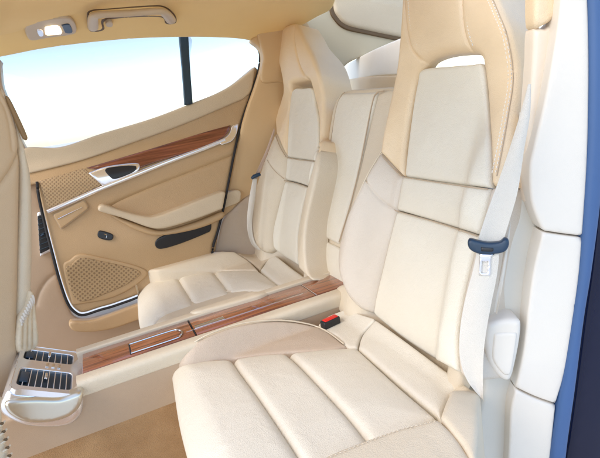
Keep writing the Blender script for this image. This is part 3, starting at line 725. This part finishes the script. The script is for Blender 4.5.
# ------------------------------------------------------------------ belts and buckle
def webbing(name, parent, S, left, right, M=WEB, off=0., th=.0016, rows=40):
    L = resample(S.line(left, False, 8, off), .01, False); L = np.array([np.interp(np.linspace(0, 1, rows), np.linspace(0, 1, len(L)), L[:, k]) for k in (0, 1)]).T
    R_ = resample(S.line(right, False, 8, off), .01, False); R_ = np.array([np.interp(np.linspace(0, 1, rows), np.linspace(0, 1, len(R_)), R_[:, k]) for k in (0, 1)]).T
    V = []; Fc = []; nc = 9
    for i in range(rows):
        for side in (0, 1):
            for k in range(nc):
                t = k / (nc - 1); q = L[i] * (1 - t) + R_[i] * t
                edge = .0008 if k in (0, nc - 1) else 0
                o_ = off + .004 * math.sin(math.pi * t) * math.sin(i / rows * 5)
                V.append(tuple(S.P(q[0], q[1], o_ + (th - edge if side == 0 else -th + edge))))
    w_ = nc * 2
    ring = list(range(nc)) + [nc + k for k in range(nc - 1, -1, -1)]
    for i in range(rows - 1):
        for a in range(len(ring)):
            b = (a + 1) % len(ring)
            Fc.append((i * w_ + ring[a], i * w_ + ring[b], (i + 1) * w_ + ring[b], (i + 1) * w_ + ring[a]))
    Fc.append(tuple(ring)); Fc.append(tuple((rows - 1) * w_ + r_ for r_ in ring[::-1]))
    return build(name, V, Fc, M, parent, True, 40)
SB = Surf((.665, .585, .75), (.72, -.69, 0), (.20, .0, 1))
bt = thing('seat_belt', tuple(SB.p3(490, 245)), 'pale seat belt with a dark blue tongue hanging down the side of the nearest seat', 'seat belt')
webbing('belt_webbing', bt, SB, [(528, 84), (519, 118), (508, 153), (497, 185), (486, 215), (477, 243)], [(531, 84), (530, 115), (524, 150), (518, 190), (509, 222), (502, 244)], off=.02)
webbing('belt_webbing', bt, SB, [(478, 246), (473, 270), (465, 300), (460, 330), (460, 358), (467, 380), (481, 398)], [(500, 246), (497, 275), (491, 305), (485, 340), (483, 370), (483, 398), (484, 402)], off=.024)
webbing('belt_webbing', bt, SB, [(505, 238), (503, 255), (499, 280), (494, 312)], [(511, 222), (507, 258), (503, 283), (497, 314)], M=WEB, off=.0)
tg = panel('belt_tongue', bt, NAVY, SB, [(467.5, 243), (470, 239), (476, 240.5), (488, 243), (500, 242), (504, 238.5), (508.5, 240), (509, 246), (505, 252), (495, 254.5), (480, 254.5), (470, 250)], r=.005, T=.014, res=.005, off=.034)
panel('tongue_label', tg, BLACK, SB, [(481, 247.5, 1), (494, 248, 1), (493, 252, 1), (481, 251.5, 1)], r=.001, T=.003, res=.005, off=.0352)
pl = panel('tongue_plate', bt, CHROME, SB, [(479, 254, 1), (495, 254.5, 1), (491, 258), (490.5, 276, 1), (478.5, 276, 1), (479.5, 258)], r=.002, T=.005, res=.004, off=.032, holes=[[(482, 262, 1), (488, 262, 1), (487, 273, 1), (481.5, 273, 1)]])

bu = thing('seat_belt_buckle', tuple(CN.p3(330, 322)), 'small red and black belt buckle tucked beside the console', 'buckle')
P0 = CN.p3(323, 327, .012); P1 = CN.p3(338, 320, .012)
d_ = Vector(P1 - P0); L_ = d_.length; ex = d_.normalized(); ez = Vector((0, 0, 1)) - ex * ex.z; ez.normalize(); ey = ez.cross(ex)
RB = Matrix((ex, ey, ez)).transposed()
mid = Vector((P0 + P1) / 2)
MB().box(mid + ez * .004, (L_ * 1.05, .024, .022), RB, .004).build('buckle_housing', BLACK, bu)
MB().box(mid + ez * .0135 + ex * .001, (L_ * .84, .017, .008), RB, .002).build('release_button', RED, bu)

SBF = Surf((.62, 1.86, .75), (1, 0, 0), (.18, 0, 1))
bf = thing('seat_belt', tuple(SBF.p3(256, 178)), 'thin seat belt with a black stopper beside the far rear seat', 'seat belt')
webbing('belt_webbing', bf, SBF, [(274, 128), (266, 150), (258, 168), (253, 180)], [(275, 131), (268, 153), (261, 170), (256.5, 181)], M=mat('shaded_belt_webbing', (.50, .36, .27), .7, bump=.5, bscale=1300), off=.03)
webbing('belt_webbing', bf, SBF, [(253, 178), (249, 200), (247, 225), (251, 243), (258, 250)], [(257, 179), (255, 200), (252, 222), (254, 240), (261, 250)], off=.03)
MB().tube([SBF.p3(251.5, 178.5, .036), SBF.p3(254, 176.5, .040), SBF.p3(260, 174, .040)], [.005, .008, .007], 10).build('belt_stopper', NAVY, bf)

# ------------------------------------------------------------------ near rear pillar / door opening
SJ = Surf((.70, .60, .7), (.88, -.47, 0), (0, 0, 1))
SI = Surf((.66, .64, .7), (.95, -.31, 0), (0, 0, 1))
npil = thing('lining_panel', tuple(SJ.p3(560, 250)), 'broad off white rear pillar trim at the open door, edged by the blue seal', 'pillar trim')
panel('inner_trim', npil, SAGE, SI, [(535, 112, 1), (562, 112, 1), (560, 300), (545, 480), (470, 520), (474, 440), (482, 398), (488, 350), (497, 300), (505, 258), (512, 224), (527, 165)], r=.012, T=.05, res=.012, off=-.012,
      )
panel('upper_cap', npil, WARM, SI, [(536, -30, 1), (536, 23), (545, 24.5), (555, 17), (560, 0), (560, -30, 1)], r=.008, T=.03, res=.008, off=.012)
panel('slim_strip', npil, TRIMB, SI, [(536, 28), (546, 28.5), (557, 19, 1), (552, 60), (547, 100), (540, 153), (533, 205, 1), (527, 196), (529, 130), (534, 60)], r=.008, T=.03, res=.008, off=.006)
panel('upper_trim', npil, WHITE, SJ, [(563, -30, 1), (559, 20), (551, 70), (544, 105), (534, 148), (530, 168), (531, 198), (536, 216), (543, 231, 1), (563, 234), (583.5, 236.5, 1), (588, 170), (590, 100), (590, 40), (588, -30, 1)], r=.006, T=.05, res=.010, off=.006)
panel('lower_trim', npil, WHITE, SJ, [(543, 232.5, 1), (563, 235.5), (583, 238, 1), (580, 275), (574, 320), (566, 370), (556, 404.5, 1), (535, 397), (516, 388, 1), (524, 350), (529, 305), (534, 270)], r=.005, T=.05, res=.010, off=.005)
panel('lower_trim', npil, WHITE, SJ, [(516, 390, 1), (535, 399), (556, 406.5, 1), (552, 445), (545, 520, 1), (505, 520, 1), (509, 450), (511, 410)], r=.005, T=.05, res=.010, off=.006)
lt = thing('seat_release_handle', tuple(SJ.p3(505, 350)), 'rounded off white release handle on the side trim right of the nearest seat belt', 'handle')
panel('handle_body', lt, WHITE, SJ, [(487, 327), (494, 323), (508, 320), (520, 321), (522, 328), (520, 345), (516, 365), (512, 379), (506, 382), (497, 376), (489, 364), (486, 352), (484.5, 338)], r=.010, T=.05, res=.006, off=.022)
panel('handle_face', lt, WHITE, SJ, [(495, 334, 1), (506, 333), (518, 333.5, 1), (515, 355), (511, 374), (504, 375), (494, 362), (493, 350)], r=.005, T=.01, res=.006, off=.026)

sl = panel('rubber_seal', None, BLUE, SJ, [(588, -40, 1), (591, 20), (591.5, 80), (590, 150), (586, 215), (582, 270), (575, 320), (567, 370), (559, 410), (550, 470), (545, 520, 1), (562, 520, 1), (568, 455), (577, 390), (586, 320), (594, 270), (603, 200), (608, 130), (608, 60), (608, -40, 1)], r=.010, T=.05, res=.010, off=.014)
tag(sl, 'long blue rubber seal lining the edge of the open door', 'door seal')
SO = Surf((.84, .64, .7), (.98, -.18, 0), (0, 0, 1))
ob = panel('car_bodywork', None, PAINT, SO, [(604, -60), (604, 100), (600, 200), (594, 262), (586, 320), (577, 390), (568, 455), (558, 540), (760, 560), (760, -60)], r=.012, T=.03, res=.02, off=-.02, crown=.02, cs=.08)
tag(ob, 'glossy dark blue car bodywork at the right edge beyond the blue seal', 'bodywork')

# ------------------------------------------------------------------ carpet and ground
xs = np.linspace(-.6, 1.1, 60); pr = smooth_line([(1.203, .345), (1.198, .30), (1.185, .20), (1.15, .10), (1.06, .03), (.90, .005), (.62, 0)], False, 8)
V = [(x, p[0], p[1]) for x in xs for p in pr]; n = len(pr)
Fc = [(i * n + k, i * n + k + 1, (i + 1) * n + k + 1, (i + 1) * n + k) for i in range(len(xs) - 1) for k in range(n - 1)]
tag(build('carpet', V, Fc, CARPET), kind='structure')
V = [(x, y, .02) for x in (-.6, 1.1) for y in (1.37, 2.0)]
tag(build('footwell_carpet', V, [(0, 1, 3, 2)], CARPET), kind='structure')
g = mat('pale_concrete', (.70, .66, .60), .9, bump=.3, bscale=40, vscale=.6)
V = [(-400, -400, -.32), (400, -400, -.32), (400, 400, -.32), (-400, 400, -.32)]
tag(build('ground', V, [(0, 1, 2, 3)], g), kind='structure')

# ------------------------------------------------------------------ light
SUN_EL, SUN_AZ = 44, 196      # azimuth measured as a direction the light comes from in the x-y plane
w = bpy.data.worlds.new('World'); sc.world = w; w.use_nodes = True
N = w.node_tree.nodes; L = w.node_tree.links; bg = N['Background']
sky = N.new('ShaderNodeTexSky'); sky.sky_type = 'NISHITA'; sky.sun_disc = False
sky.sun_elevation = rad(SUN_EL); sky.dust_density = .9; sky.ozone_density = 1.0
L.new(sky.outputs[0], bg.inputs[0]); bg.inputs[1].default_value = .15
dx, dy = math.cos(rad(SUN_AZ)), math.sin(rad(SUN_AZ))
sky.sun_rotation = math.atan2(dx, dy)
sd = bpy.data.lights.new('sun', 'SUN'); sd.energy = .5; sd.angle = rad(28); sd.color = (1, .90, .76)
so = bpy.data.objects.new('sun', sd); col.objects.link(so)
v = Vector((dx * math.cos(rad(SUN_EL)), dy * math.cos(rad(SUN_EL)), math.sin(rad(SUN_EL))))
so.rotation_euler = v.to_track_quat('Z', 'Y').to_euler()
sc.view_settings.view_transform = 'Standard'; sc.view_settings.look = 'None'; sc.view_settings.gamma = 1
sc.view_settings.exposure = 1.42
try:
    sc.cycles.max_bounces = 12; sc.cycles.diffuse_bounces = 6; sc.cycles.use_denoising = True
except Exception: pass
